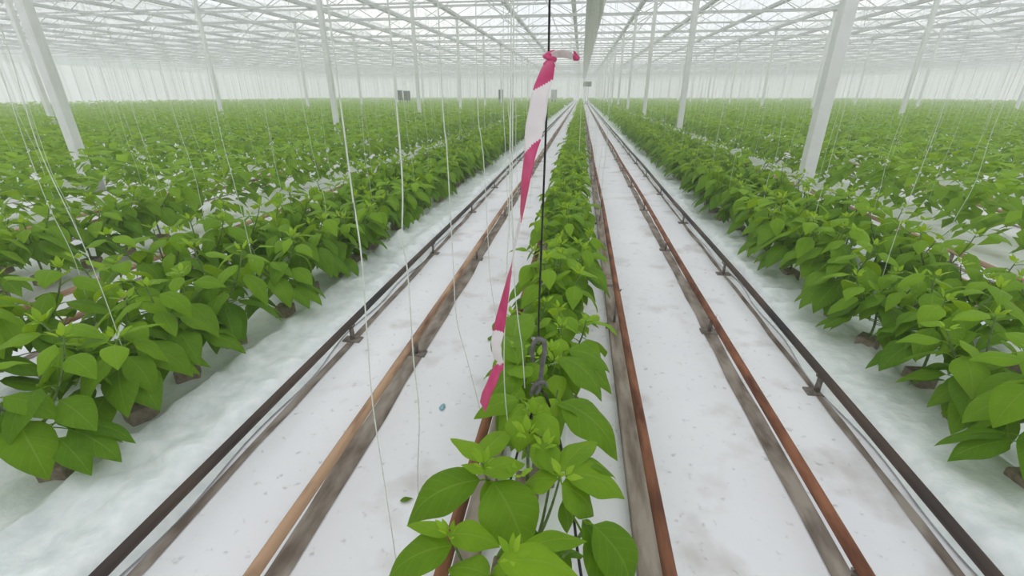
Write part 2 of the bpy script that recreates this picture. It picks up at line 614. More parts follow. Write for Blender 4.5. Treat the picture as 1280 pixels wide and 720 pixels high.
front_plant('pepper plant left of the grey hook, leaves reaching toward the striped tape end',
            foot_of(650, 500, .46, .5), [(650, 498, .48), (640, 470, .46), (662, 540, .48)],
            [(648, 500, .48, 592, 524, .43, 40, .16, .1, .40),
             (655, 462, .48, 608, 512, .36, 52, .20, .2, .30),
             (648, 455, .49, 626, 420, .44, 40, .16, .0, .34),
             (655, 505, .48, 626, 552, .40, 46, .18, .0, .48),
             (660, 500, .49, 690, 520, .46, 34, .16, .0, .62),
             (656, 520, .49, 648, 566, .44, 44, .18, .2, .60),
             (664, 470, .49, 632, 462, .46, 30, .14, .1, .55),
             (640, 440, .47, 652, 396, .42, 46, .18, .2, .42),
             (652, 486, .46, 634, 522, .38, 40, .18, -.2, .36),
             (668, 520, .50, 700, 556, .44, 40, .18, -.1, .64),
             (655, 440, .47, 622, 470, .40, 44, .2, .1, .38)],
            17, [(660, 545, .51, .04), (672, 448, .52, .03), (668, 520, .5, .035)], 3)

# ---- procedural plants: prototypes become the first individuals, the rest are copies
protos, side_protos = [], []
slots = []                      # (x, y, row)
plant_pitch = .25
for n in range(-26, 28):
    y = 1.36 if n == 0 else -1.0 + (n % 3) * .08
    k = 0
    while y < 107:
        off = .06 if n == 0 else .29
        slots.append((rowx(n) + rng.uniform(-.04, .04) + (off if k % 2 else -off), y + rng.uniform(-.04, .04), n))
        y += .21 if n == 0 else .165
        k += 1


def in_view(x, y):
    for h in (.1, .55):
        q = project((x, y, h))
        if q and -70 < q[0] < 1350 and -40 < q[1] < 800:
            return True
    return False


slots = [s for s in slots if in_view(s[0], s[1])]
slots.sort(key=lambda s: math.hypot(s[0], s[1]) + (0 if s[2] == 0 else (3 if abs(s[2]) == 1 else 9 + 3 * abs(s[2]))))
near, far = slots[:290], slots[290:]
ROWNAME = {0: 'young green pepper plant in the middle row, further back than the grey hook',
           -1: 'young pepper plant in the first row left of the left rail aisle',
           1: 'young pepper plant in the first row right of the right rail aisle',
           -2: 'young pepper plant in the second row to the left, behind the first',
           2: 'young pepper plant in the second row to the right, behind the first',
           -3: 'young pepper plant in the third row to the left, behind two others'}
MID = ['pepper plant just behind the grey hook, low in the middle row',
       'second pepper plant behind the grey hook in the middle row',
       'third pepper plant behind the grey hook in the middle row',
       'fourth pepper plant behind the grey hook in the middle row',
       'fifth pepper plant behind the grey hook in the middle row']
cnt = {}
for i, (x, y, n) in enumerate(near):
    c = cnt.get(n, 0)
    cnt[n] = c + 1
    lab = ROWNAME.get(n, 'young pepper plant in a row further to the side')
    if n == 0 and c < len(MID):
        lab = MID[c]
    elif n == 0:
        lab = 'young pepper plant in the middle row, beyond the fifth behind the grey hook'
    grp = {0: 'pepper plants of the middle row', -1: 'pepper plants of the first left row', 1: 'pepper plants of the first right row'}.get(n, 'pepper plants of the outer rows')
    pool = protos if n == 0 else side_protos
    if len(pool) < 7:
        t = thing('pepper_plant', (x, y, SLAB), lab, 'plant', grp)
        make_plant(100 + i, t, 1.0 if n == 0 else 1.25)
        pool.append(t)
    else:
        t = copy_tree(pool[rng.randrange(7)])
        t.location = (x, y, SLAB)
        tag(t, lab, 'plant', grp)
    if n:
        t.location.z = .03
    t.rotation_euler = (0, 0, rng.uniform(0, 6.28))
    sc = rng.uniform(.95, 1.1) if n == 0 else rng.uniform(1.15, 1.32)
    t.scale = (sc, sc, sc)

# ---- all plants farther off: one object nobody could count
fv, ff, ftone = [], [], []
nr = np.random.default_rng(3)


def far_plants():
    V, T = [], []
    for x, y, n in far:
        dist = math.hypot(x, y)
        if dist < 22:
            nl, L, sub = 30, .185, 1
        elif dist < 48:
            nl, L, sub = 14, .20, 0
        else:
            if nr.random() < .6:
                continue
            nl, L, sub = 9, .30, 0
        a = nr.uniform(0, 6.28, nl)
        s = (np.arange(nl) + nr.uniform(0, 1, nl)) / nl
        hh = SLAB + .10 + (.36 if n == 0 else .46) * s * nr.uniform(.9, 1.12)
        rad = nr.uniform(.02, .11, nl) * (1 if n == 0 else 1.3)
        d = np.stack((np.cos(a), np.sin(a), np.zeros(nl)), 1)
        drop = np.where(s < .75, nr.uniform(.2, .9, nl), nr.uniform(-.5, .4, nl))
        b = np.array((x, y, 0)) + d * rad[:, None] + np.stack((np.zeros(nl), np.zeros(nl), hh), 1)
        LL = L * nr.uniform(.7, 1.15, nl)
        td = d * np.cos(drop)[:, None] - UP * np.sin(drop)[:, None]
        sd = np.stack((-np.sin(a), np.cos(a), nr.uniform(-.35, .35, nl)), 1)
        nn = np.cross(sd, td)
        nn *= np.sign(nn[:, 2:3] + 1e-6)
        w = (LL * .30)[:, None]
        m1 = b + td * (LL * .38)[:, None] + nn * (LL * .12)[:, None]
        t = b + td * LL[:, None] - nn * (LL * .05)[:, None]
        e1 = m1 + sd * w - nn * w * .2
        e2 = m1 - sd * w - nn * w * .2
        V.append(np.stack((b, e1, m1, e2, t), 1))
        T.append(np.clip((.45 if n == 0 else .30) + .5 * s + nr.uniform(-.15, .15, nl), 0, 1))
    V = np.concatenate(V)
    T = np.concatenate(T)
    k = len(V)
    base = (np.arange(k) * 5)[:, None]
    tris = np.concatenate([base + np.array(q) for q in ((0, 1, 2), (0, 2, 3), (1, 4, 2), (2, 4, 3))], 1).reshape(-1)
    me = bpy.data.meshes.new('pepper_plants')
    me.vertices.add(k * 5)
    me.vertices.foreach_set('co', V.reshape(-1).astype(np.float32))
    me.loops.add(k * 12)
    me.loops.foreach_set('vertex_index', tris.astype(np.int32))
    me.polygons.add(k * 4)
    me.polygons.foreach_set('loop_start', np.arange(0, k * 12, 3, dtype=np.int32))
    me.update(calc_edges=True)
    a = me.attributes.new('tone', 'FLOAT', 'POINT')
    a.data.foreach_set('value', np.repeat(T, 5).astype(np.float32))
    ul = me.uv_layers.new(name='leaf')
    ul.data.foreach_set('uv', np.full(k * 24, .31, dtype=np.float32))
    me.materials.append(M_leaf)
    me.polygons.foreach_set('use_smooth', [True] * (k * 4))
    me.validate()
    o = bpy.data.objects.new('pepper_plants', me)
    COL.objects.link(o)
    o['kind'] = 'stuff'
    tag(o, 'mass of green pepper plants in long rows stretching to the far wall', 'plants')


far_plants()

# ------------------------------------------------------------------ setting: floor, roof, walls
XL, XR, Y0, Y1 = -54., 56., -4., 112.
EAVE = 5.3


def sheet(name, verts, faces, m, smooth=False):
    g = G()
    g.add(verts, faces)
    return structure(g.build(name, m, smooth=smooth))


sheet('floor', [(XL, Y0, 0), (XR, Y0, 0), (XR, Y1, 0), (XL, Y1, 0)], [(0, 1, 2, 3)], M_floor)
# mottled grey-brown strips lying on the floor under the rail pipes
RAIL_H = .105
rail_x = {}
strips_x = []
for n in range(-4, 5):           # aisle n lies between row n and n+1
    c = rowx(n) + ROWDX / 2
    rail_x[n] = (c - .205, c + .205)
    strips_x += [(x, .085) for x in rail_x[n]]
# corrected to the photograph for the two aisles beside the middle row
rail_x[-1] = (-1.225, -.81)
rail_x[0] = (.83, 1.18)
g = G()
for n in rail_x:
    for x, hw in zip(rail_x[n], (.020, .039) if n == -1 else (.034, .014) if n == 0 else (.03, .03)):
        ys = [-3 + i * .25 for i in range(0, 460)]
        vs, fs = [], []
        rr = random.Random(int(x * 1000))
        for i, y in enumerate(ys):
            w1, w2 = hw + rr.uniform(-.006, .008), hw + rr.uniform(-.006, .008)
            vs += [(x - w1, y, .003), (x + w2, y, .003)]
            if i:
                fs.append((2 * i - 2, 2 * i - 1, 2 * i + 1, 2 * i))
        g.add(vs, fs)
structure(g.build('trim_1', M_strip, smooth=False))

# venlo roof: glass, gutters, trusses, glazing bars
xs = [-.6 + 3.2 * i for i in range(-17, 19)]
g = G()
for a in xs[:-1]:
    b = a + 3.2
    m = a + 1.6
    g.add([(a, Y0, EAVE), (m, Y0, EAVE + .75), (m, Y1, EAVE + .75), (a, Y1, EAVE)], [(0, 1, 2, 3)])
    g.add([(m, Y0, EAVE + .75), (b, Y0, EAVE), (b, Y1, EAVE), (m, Y1, EAVE + .75)], [(0, 1, 2, 3)])
structure(g.build('ceiling', M_glass, smooth=False))
g = G()
for a in xs:
    g.box((a, (Y0 + Y1) / 2, EAVE - .05), (.20, Y1 - Y0, .14))
structure(g.build('trim_2', M_grey, smooth=False))
g = G()
for a in xs[:-1]:
    g.box((a + 1.6, (Y0 + Y1) / 2, EAVE + .73), (.06, Y1 - Y0, .06))
    y = Y0 + .6
    while y < Y1:
        for s in (-1, 1):
            sl = math.atan2(.75, 1.6)
            rot = Matrix.Rotation(s * sl, 3, 'Y')
            g.box((a + 1.6 + s * .8, y, EAVE + .35), (1.76, .03, .035), rot=rot)
        y += 2.6
structure(g.build('trim_3', M_white, smooth=False))
g = G()
y = 27.9 - 3.7 * 8
truss_y = []
while y < Y1 - 1:
    truss_y.append(y)
    y += 3.7
for y in truss_y:
    g.box(((XL + XR) / 2, y, EAVE - .16), (XR - XL, .07, .09))
    g.box(((XL + XR) / 2, y, EAVE - .62), (XR - XL, .05, .06))
    for a in xs[:-1]:
        for k in (0, 3):
            x0 = a + k * .8
            up = k % 2
            rot = Matrix.Rotation(math.atan2(.46, .8) * (1 if up else -1), 3, 'Y')
            g.box((x0 + .4, y, EAVE - .39), (.92, .03, .03), rot=rot)
structure(g.build('trim_4', M_truss, smooth=False))
# grey folded screen running along the roof above the middle row
g = G()
rr = random.Random(5)
vs, fs = [], []
ys = [6 + i * .5 for i in range(205)]
for i, y in enumerate(ys):
    for k in range(9):
        q = 2 * math.pi * k / 9
        vs.append((.34 + math.cos(q) * (.36 + rr.uniform(-.02, .02)), y, EAVE - .86 + math.sin(q) * (.09 + rr.uniform(-.012, .012))))
    if i:
        for k in range(9):
            fs.append(((i - 1) * 9 + k, (i - 1) * 9 + (k + 1) % 9, i * 9 + (k + 1) % 9, i * 9 + k))
g.add(vs, fs)
structure(g.build('trim_5', M_screen))

# walls of white sheet with upright bars
def wall(name, p0, p1):
    p0, p1 = np.array(p0), np.array(p1)
    d = p1 - p0
    L = np.linalg.norm(d)
    d /= L
    n = np.array((-d[1], d[0], 0))
    g = G()
    top = EAVE + .8
    c = (p0 + p1) / 2
    rot = Matrix.Rotation(math.atan2(d[1], d[0]), 3, 'Z')
    a_, b_ = p0, p1
    g.add([(a_[0], a_[1], 0), (b_[0], b_[1], 0), (b_[0], b_[1], top), (a_[0], a_[1], top)], [(0, 1, 2, 3)])
    k = 0
    while k < L:
        q = p0 + d * k + n * .06
        g.box((q[0], q[1], top / 2), (.09, .06, top), 1, rot)
        k += 1.6
    q = c + n * .08
    g.box((q[0], q[1], 4.75), (L, .10, 1.2), 2, rot)
    return structure(g.build(name, [M_wall, M_white, M_band], smooth=False))


M_wall = simple('pale_wall_sheet', (0.82, 0.84, 0.80), (0.88, 0.89, 0.86), .8, .7)
nt_ = M_wall.node_tree
tl_ = nt_.nodes.new('ShaderNodeBsdfTranslucent'); tl_.inputs['Color'].default_value = (.90, .91, .88, 1)
mx_ = nt_.nodes.new('ShaderNodeMixShader'); mx_.inputs['Fac'].default_value = .4
nt_.links.new(nt_.nodes['Principled BSDF'].outputs[0], mx_.inputs[1])
nt_.links.new(tl_.outputs[0], mx_.inputs[2])
nt_.links.new(mx_.outputs[0], nt_.nodes['Material Output'].inputs['Surface'])
M_band = simple('bright_wall_band', (0.86, 0.88, 0.88), (0.9, 0.91, 0.91), .8, .6)
wall('wall_back', (XR, Y1, 0), (XL, Y1, 0))
wall('wall_left', (XL, Y1, 0), (XL, Y0, 0))
wall('wall_right', (XR, Y0, 0), (XR, Y1, 0))
wall('wall_front', (XL, Y0, 0), (XR, Y0, 0))

# white posts carrying the gutters
first = None
for a in (-16.6, -7.0, 2.6, 12.2, 21.8):
    for y in truss_y[::2]:
        if y > 100 or not project((a, y, 2.)) or not -30 < project((a, y, 2.))[0] < 1310:
            continue
        if y < 4:
            continue
        if first is None:
            p = thing('support_post', (a, y, 0), '', 'post')
            gg = G(); gg.box((0, 0, 2.56), (.13, .13, 5.12)); bevel(gg.build('column', M_white, p, smooth=False), .01)
            gg = G(); gg.box((0, 0, .10), (.24, .24, .20)); bevel(gg.build('foot', M_grey, p, smooth=False), .01)
            gg = G(); gg.box((0, 0, 5.10), (.30, .18, .05)); bevel(gg.build('bracket', M_grey, p, smooth=False), .006)
            first = p
        else:
            p = copy_tree(first)
            p.location = (a, y, 0)
        side = {-16.6: 'third line of posts to the left, far off', -7.0: 'line of posts left of the middle row', 2.6: 'line of posts just right of the right rail aisle',
                12.2: 'second line of posts to the right', 21.8: 'third line of posts to the right'}[a]
        tag(p, 'white square roof post in the ' + side, 'post', 'white roof posts')

# ------------------------------------------------------------------ pipes
def pipe_rail(x, h, r, m, label, group, sup_step=1.55, y0=-2.0, y1=106., name='rail_pipe', sag=None):
    t = thing(name, (x, 0, 0), label, 'pipe', group)
    g = G()
    pts = []
    y = y0
    while y <= y1:
        dz = sag(y) if sag else 0
        pts.append((.006 * math.sin(y * 1.1 + x * 9), y, h + dz))
        y += .35
    g.tube(pts, r, 12)
    g.build('pipe', m, t)
    s0 = None
    y = .10 if name == 'heating_pipe' else .15 + (x * 7 % 1)
    k = 0
    while y < 55 and k < 36:
        if s0 is None:
            g = G()
            top = h - r - .001
            g.box((0, 0, .004), (.10, .06, .008))
            g.box((0, 0, (top) / 2), (.012, .03, top - .006))
            g.tube([(0, -.015, 0)], .001, 3) if False else None
            # cradle the pipe lies in
            cr = [(math.cos(q) * (r + .003), 0, h + math.sin(q) * (r + .003)) for q in [math.pi + i * math.pi / 8 for i in range(9)]]
            g.tube(cr, .004, 6)
            s0 = g.build('support', M_bracket, t)
            s0.location = (0, y, 0)
        else:
            s = s0.copy(); COL.objects.link(s); s.parent = t
            s.location = (0, y, 0)
        y += sup_step
        k += 1
    return t


pipe_rail(rail_x[-1][1], RAIL_H, .0195, M_tan, 'rusty tan rail pipe on the left, nearer the middle row', 'rails of the left aisle')
pipe_rail(rail_x[-1][0], RAIL_H, .0195, M_dark, 'dark rail pipe on the left, beside the crumpled foil', 'rails of the left aisle')
pipe_rail(rail_x[0][0], RAIL_H, .0195, M_rust, 'brown rail pipe in the right aisle, nearer the middle row', 'rails of the right aisle')
pipe_rail(rail_x[0][1], RAIL_H, .0195, M_dark, 'dark rail pipe in the right aisle, along the right plant row', 'rails of the right aisle')
for n in (-3, -2, 1, 2):
    side = {-3: 'third aisle to the left', -2: 'second aisle to the left', 1: 'second aisle to the right', 2: 'third aisle to the right'}[n]
    for k, x in enumerate(rail_x[n]):
        pipe_rail(x, RAIL_H, .0195, M_tan, ('left' if k == 0 else 'right') + ' brown rail pipe of the ' + side, 'rails of the outer aisles', y1=60)
GROW = .25
pipe_rail(.272, GROW, .0175, M_rust, 'rust-red raised heating pipe right of the middle row, above a weathered board', 'heating pipes', name='heating_pipe', sup_step=2.4)
pipe_rail(-.262, GROW, .0175, M_rust, 'rust-red raised heating pipe left of the middle row, mostly hidden under leaves', 'heating pipes', name='heating_pipe', sup_step=2.4)

# weathered boards lying under the heating pipes
for sx, lab in ((.272, 'weathered grey-brown board on the floor right of the middle row'), (-.262, 'weathered grey-brown board on the floor left of the middle row')):
    t = thing('floor_board', (sx, 0, 0), lab, 'board', 'boards beside the middle row')
    y = -1.6
    rr = random.Random(int(sx * 100))
    q0 = None
    for k in range(22):
        if q0 is None:
            g = G()
            g.box((0, 1.2, .018), (.072, 2.392, .036))
            q0 = g.build('plank', M_board, t, smooth=False)
            bevel(q0, .004)
            g = G()
            g.box((0, 0, .040), (.085, .028, .010))
            c0 = g.build('cross_strap', M_bracket, t, smooth=False)
            bevel(c0, .003)
            q, c = q0, c0
        else:
            q = q0.copy(); COL.objects.link(q); q.parent = t
            c = c0.copy(); COL.objects.link(c); c.parent = t
        q.location = (rr.uniform(-.002, .002), y, 0)
        c.location = (0, y + 2.26, 0)
        y += 2.4

# ------------------------------------------------------------------ slabs and foil
s0 = None
for k in range(30):
    y = -.6 + k * 1.02
    if s0 is None:
        g = G()
        nx, ny = 10, 24
        vs, fs = [], []
        rr = random.Random(8)
        for j in range(ny + 1):
            v = j / ny
            for i in range(nx):
                q = 2 * math.pi * (i + .5) / nx
                cx, cz = math.cos(q), math.sin(q)
                sx = math.copysign(abs(cx) ** .35, cx) * .105
                sz = math.copysign(abs(cz) ** .35, cz) * .0415
                e = 1 - .10 * max(0, abs(v - .5) * 2 - .9) / .1
                vs.append((sx * e + rr.uniform(-.002, .002), (v - .5) * 1.0, .0425 + sz * (e if v not in (0, 1) else .8) + (rr.uniform(-.001, 0) if cz < 0.2 else 0)))
        for j in range(ny):
            for i in range(nx):
                fs.append((j * nx + i, j * nx + (i + 1) % nx, (j + 1) * nx + (i + 1) % nx, (j + 1) * nx + i))
        fs.append(tuple(range(nx - 1, -1, -1)))
        fs.append(tuple(ny * nx + i for i in range(nx)))
        g.add(vs, fs)
        s0 = g.build('growing_slab', M_slab)
        o = s0
    else:
        o = s0.copy()
        COL.objects.link(o)
    o.location = (ROWX, y, 0)
    tag(o, 'white plastic-wrapped growing slab under the middle row of plants', 'growing slab', 'slabs of the middle row')


def foil(x0, x1, label, seed):
    """crumpled sheet with a raised bed under the plants"""
    c = (x0 + x1) / 2
    hw = (x1 - x0) / 2
    xs_ = np.linspace(x0, x1, 34)
    ys_ = np.concatenate((np.arange(-1.2, 12, .045), np.arange(12, 106, .35)))
    r = np.random.default_rng(seed)
    ph = r.uniform(0, 6.28, (14, 2))
    kx = r.uniform(5, 34, 14) * r.choice((-1, 1), 14)
    ky = r.uniform(4, 30, 14)
    X, Y = np.meshgrid(xs_, ys_)
    d = np.abs(X - c) / hw
    bed = np.clip((.62 - d) / .2, 0, 1)
    Z = .010 + .016 * bed * bed * (3 - 2 * bed)
    w = np.zeros_like(X)
    for i in range(14):
        w += np.abs(np.sin(X * kx[i] + ph[i, 0]) * np.sin(Y * ky[i] + ph[i, 1])) / 14
    amp = np.where(d < .40, .03, .12) * np.clip((1 - d) / .12, 0, 1)
    Z += (w - .12) * amp * 1.6 * (1 + .3 * np.sin(Y * 2.1))
    Z = np.maximum(Z, .006)
    X = X + np.where(d > .9, .03 * np.sin(Y * 5 + seed) * np.sin(Y * 2.3), 0)
    ny, nx = X.shape
    vs = np.stack((X, Y, Z), 2).reshape(-1, 3)
    fs = [(j * nx + i, j * nx + i + 1, (j + 1) * nx + i + 1, (j + 1) * nx + i) for j in range(ny - 1) for i in range(nx - 1)]
    g = G()
    g.add(vs, fs)
    o = g.build('plastic_foil', M_foil)
    tag(o, label, 'plastic sheet', 'white foil under the plant rows')


foil(rowx(-1) - .70, -1.265, 'crumpled white foil under the first plant row on the left', 3)
foil(1.22, rowx(1) + .70, 'crumpled white foil under the first plant row on the right', 4)

# ------------------------------------------------------------------ strings
WIRE = 4.25


def string(pts, label, group='hanging white strings', r=.0014, top=True):
    pts = [np.array(p) for p in pts]
    if top:
        a = pts[0]
        up = []
        n = 5
        for i in range(n):
            s = i / n
            up.append(np.array((a[0] + .006 * math.sin(i * 2.1), a[1], WIRE * (1 - s) + a[2] * s)))
        pts = up + pts
    fine = []
    for i in range(len(pts) - 1):
        p0, p1, p2, p3 = pts[max(0, i - 1)], pts[i], pts[i + 1], pts[min(len(pts) - 1, i + 2)]
        for k in range(5):
            s = k / 5
            fine.append(.5 * (2 * p1 + (p2 - p0) * s + (2 * p0 - 5 * p1 + 4 * p2 - p3) * s * s + (3 * p1 - p0 - 3 * p2 + p3) * s ** 3))
    fine.append(pts[-1])
    g = G()
    o0 = fine[-1]
    g.tube([p - o0 for p in fine], r, 6)
    o = g.build('string', M_string, loc=tuple(o0))
    return tag(o, label, 'string', group)


def px_string(d, pix, label, r=.0014):
    return string([at_d(x, y, d) for x, y in pix], label, r=r)


px_string(.67, [(440, 240), (442, 253), (452, 323), (459, 420), (466, 506), (480, 600), (492, 680), (498, 724)],
          'long white string over the left floor, nearest the lower left, ending at the bottom leaves')
px_string(.89, [(495, 125), (503, 230), (503, 300), (510, 345), (517, 450), (524, 520), (522, 600), (527, 655)],
          'white string hanging left of the tape, reaching the long leaf tip', .0017)
px_string(1.2, [(553, 125), (558, 180), (562, 248), (567, 340), (571, 400), (584, 450), (601, 515)],
          'white string that ends beside the lowest red end of the tape')
px_string(1.6, [(597, 125), (601, 170), (605, 207), (610, 300), (613, 350), (620, 395)],
          'white string hanging just left of the middle red piece of tape')
px_string(2.2, [(629, 120), (630, 155), (632, 188), (634, 240), (637, 300)], 'first of the close white strings left of the white tape, leftmost')
px_string(2.4, [(635, 120), (637, 155), (638, 195), (640, 250), (642, 300)], 'second of the close white strings left of the white tape')
px_string(2.75, [(645, 120), (645, 150), (645, 190), (648, 250)], 'third of the close white strings left of the white tape')
px_string(3.4, [(659, 120), (659, 150), (659, 185), (661, 240)], 'white string half hidden by the white part of the tape')
px_string(1.12, [(640, 240), (641, 300), (643, 352), (646, 385), (649, 410), (653, 440), (656, 485)],
          'thin white string left of the black wire, running down into the leaves')
px_string(1.0, [(637, 250), (635, 300), (632, 380), (630, 442), (631, 490), (635, 530)],
          'thin white string hugging the lower tape, ending in the leaves left of the hook')
px_string(3.2, [(727, 20), (727, 60), (727, 110), (726, 140), (724, 190)], 'white string hanging in front of the grey roof screen above the middle row')

# strings of the rows: nearest ones as single things, the rest as a mass
str_slots = []
for n in range(-16, 17):
    y = (3.7 if n == 0 else -.6) + (n * .17) % .4
    k = 0
    while y < 96:
        sd = -1 if k % 2 else 1
        x = rowx(n) + sd * .30 + rng.uniform(-.05, .05)
        q = project((x, y, 1.2))
        if q and -15 < q[0] < 1295:
            if not (n == 0 and abs(q[0] - 690) < 24 and y < 12):
                str_slots.append((x, y, n))
        y += .42
        k += 1
str_slots.sort(key=lambda s: math.hypot(s[0], s[1]))
variants = []
SNAME = {0: 'thin white string hanging into the middle row beyond the tape', -1: 'white string hanging into the first plant row on the left',
         1: 'white string hanging into the first plant row on the right', -2: 'white string hanging into the second plant row on the left',
         2: 'white string hanging into the second plant row on the right'}
for i, (x, y, n) in enumerate(str_slots[:280]):
    lab = SNAME.get(n, 'white string hanging over the plant rows further left' if n < 0 else 'white string hanging over the plant rows further right')
    if i < 6:
        z0 = .32
        w = random.Random(40 + i)
        pts = [(w.uniform(-.012, .012) - .02 * (4.25 - z) * (.3 if i % 2 else -.3), w.uniform(-.02, .02), z) for z in (2.6, 1.9, 1.5, 1.15, .85, .6, .38)]
        o = string(pts, lab)
        # origin at the lower end
        variants.append((o, o.location.copy()))
    else:
        o = variants[rng.randrange(6)][0].copy()
        COL.objects.link(o)
    o.location = (x, y, .30 + rng.uniform(0, .1))
    o.scale = (1, 1, (WIRE - o.location.z) / (WIRE - .38))
    tag(o, lab, 'string', 'hanging white strings')
g = G()
for x, y, n in str_slots[280:]:
    b = .3 + rng.uniform(0, .25)
    dx, dy = rng.uniform(-.05, .05), rng.uniform(-.08, .08)
    g.tube([(x, y, WIRE), (x + dx, y + dy, (WIRE + b) / 2), (x + dx * .6, y + dy, b)], .0020, 3, caps=False)
o = g.build('strings', M_string)
o['kind'] = 'stuff'
tag(o, 'haze of fine white strings hanging over the distant plant rows', 'strings')

# overhead wires that carry the strings
w0 = None
for n in range(-12, 13):
    for sd in (-1, 1):
        if w0 is None:
            g = G()
            g.tube([(0, i * 4., .0) for i in range(-1, 27)], .003, 5)
            w0 = g.build('overhead_wire', M_grey)
            o = w0
        else:
            o = w0.copy()
            COL.objects.link(o)
        o.location = (rowx(n) + sd * .3, 0, WIRE)
        where = 'over the middle row' if n == 0 else 'over a plant row to the ' + ('left' if n < 0 else 'right')
        tag(o, 'thin grey overhead wire strung lengthwise ' + where, 'wire', 'overhead wires')

# ------------------------------------------------------------------ black wire, hook, tape
HD = .96
wire_pts = [(686, -40), (687, 0), (686, 60), (684, 118), (681, 200), (677, 300), (674, 380), (673, 426)]
P = [at_d(x, y, HD) for x, y in wire_pts]
top = np.array((P[0][0] + .01, HD, EAVE - .7))
P = [top, (top + P[0]) / 2] + P
t = thing('hanging_wire', tuple(P[-1]), 'straight black wire hanging from the roof in front of the middle row', 'wire')
g = G()
g.tube([p - P[-1] for p in P], .0022, 8)
g.build('wire', M_black, t)
g = G()
e = P[-1]
g.tube([np.array((0, 0, -.004)) + np.array((math.cos(q) * .008, 0, math.sin(q) * .008)) for q in [i * 2 * math.pi / 14 for i in range(15)]], .0018, 6)
g.build('wire_loop', M_black, t)

hk = thing('plastic_hook', tuple(at_d(672, 440, HD - .005)), 'grey plastic hook at the lower end of the black wire', 'hook')
o0 = at_d(672, 440, HD - .005)
g = G()
hp = [(666, 452), (665, 440), (667, 429), (673, 423), (680, 426), (681, 438), (678, 455), (676, 472), (674, 486), (670, 492)]
g.tube([at_d(x, y, HD - .005) - o0 for x, y in hp], [.0042, .0055, .006, .0065, .0065, .0062, .006, .006, .0062, .006], 10)
g.build('shank', M_hook, hk)
g = G()
hp = [(684, 484), (681, 478), (675, 477), (669, 481), (665, 488), (664, 495)]
g.tube([at_d(x, y, HD - .008) - o0 for x, y in hp], [.004, .0055, .006, .006, .005, .0035], 10)
q = g.build('lower_claw', M_hook, hk)

# barrier tape: a twisted ribbon, striped magenta-red and white
def ribbon(g, st, full, d, mi, o, ends=()):
    """st: (px, py, width_px) along the tape; the twist gives the width seen"""
    n, sub, cols = len(st), 8, 8
    fine = []
    for i in range(n - 1):
        for k in range(sub):
            s = k / sub
            fine.append(tuple(st[i][j] * (1 - s) + st[i + 1][j] * s for j in range(3)))
    fine.append(st[-1])
    pts = [at_d(x, y, d) for x, y, w in fine]
    vs, fs, ms = [], [], []
    for i, p in enumerate(pts):
        t_ = pts[min(i + 2, len(pts) - 1)] - pts[max(0, i - 2)]
        t_ /= np.linalg.norm(t_) + 1e-9
        view = p - np.array((0, 0, H))
        view /= np.linalg.norm(view)
        a = np.cross(t_, view)
        a /= np.linalg.norm(a)
        b = np.cross(t_, a)
        c = min(1, fine[i][2] * depth(p) / F / full)
        h = (a * c + b * math.sqrt(max(0, 1 - c * c))) * full / 2
        for q in range(cols + 1):
            u = q / cols * 2 - 1
            vs.append(p + h * u + b * .06 * full * (1 - u * u) * math.sin(i * .2) - o)
        if i:
            for q in range(cols):
                k = (i - 1) * (cols + 1) + q
                fs.append((k, k + 1, k + cols + 2, k + cols + 1))
                u = (q + .5) / cols * 2 - 1
                ms.append((mi + sum(fine[i][1] > e + sl * u for e, sl in ends)) % 2)
    g.add(vs, fs)
    g.mi[-len(fs):] = ms


kn = at_d(687, 72, HD - .006)
tp = thing('barrier_tape', tuple(kn), 'red and white barrier tape tied to the black wire, hanging in twists', 'tape')
W = .040
g = G()
tail = [(687, 76, 10), (685, 86, 16), (682, 97, 19), (678, 108, 20), (675, 118, 21), (672, 140, 23), (668, 160, 23), (666, 172, 21), (664, 183, 17),
        (662, 195, 14), (657, 225, 11), (654, 250, 7), (651, 273, 3), (647, 290, 4), (643, 310, 3), (640, 332, 2), (636, 350, 5), (631, 375, 9),
        (626, 400, 13), (623, 415, 14), (620, 428, 13), (621, 442, 11), (625, 456, 8), (618, 470, 13), (612, 484, 11), (607, 496, 12), (603, 509, 10)]
# where the stripes end along the tape, and how much each end slants across it
ends = [(107, -11), (183, -12), (273, 4), (332, 4), (415, -4), (457, -6)]
ribbon(g, tail, W, HD - .02, 0, kn, ends)
o = g.build('long_tail', [M_red, M_pink], tp)
sm = o.modifiers.new('solid', 'SOLIDIFY'); sm.thickness = .0006; sm.offset = 0
g = G()
ribbon(g, [(690, 70, 8), (697, 67, 8), (705, 67, 9), (712, 69, 8), (716, 71, 6)], W * .6, HD - .012, 1, kn)
ribbon(g, [(716, 71, 6), (718, 71, 9), (720, 70, 12), (722, 68, 10)], W * .6, HD - .012, 0, kn)
o = g.build('short_end', [M_red, M_pink], tp)
sm = o.modifiers.new('solid', 'SOLIDIFY'); sm.thickness = .0006; sm.offset = 0
g = G()
for k, (r_, z, tilt) in enumerate(((.0075, .006, .4), (.009, .0, -.3), (.008, -.007, .5), (.0065, -.014, .1))):
    pts = [np.array((math.cos(q) * r_, math.sin(q) * r_ + .006, z + math.cos(q) * tilt * r_)) for q in [i * 2 * math.pi / 16 for i in range(17)]]
    g.tube(pts, .0048, 8)
o = g.build('knot', M_red, tp)

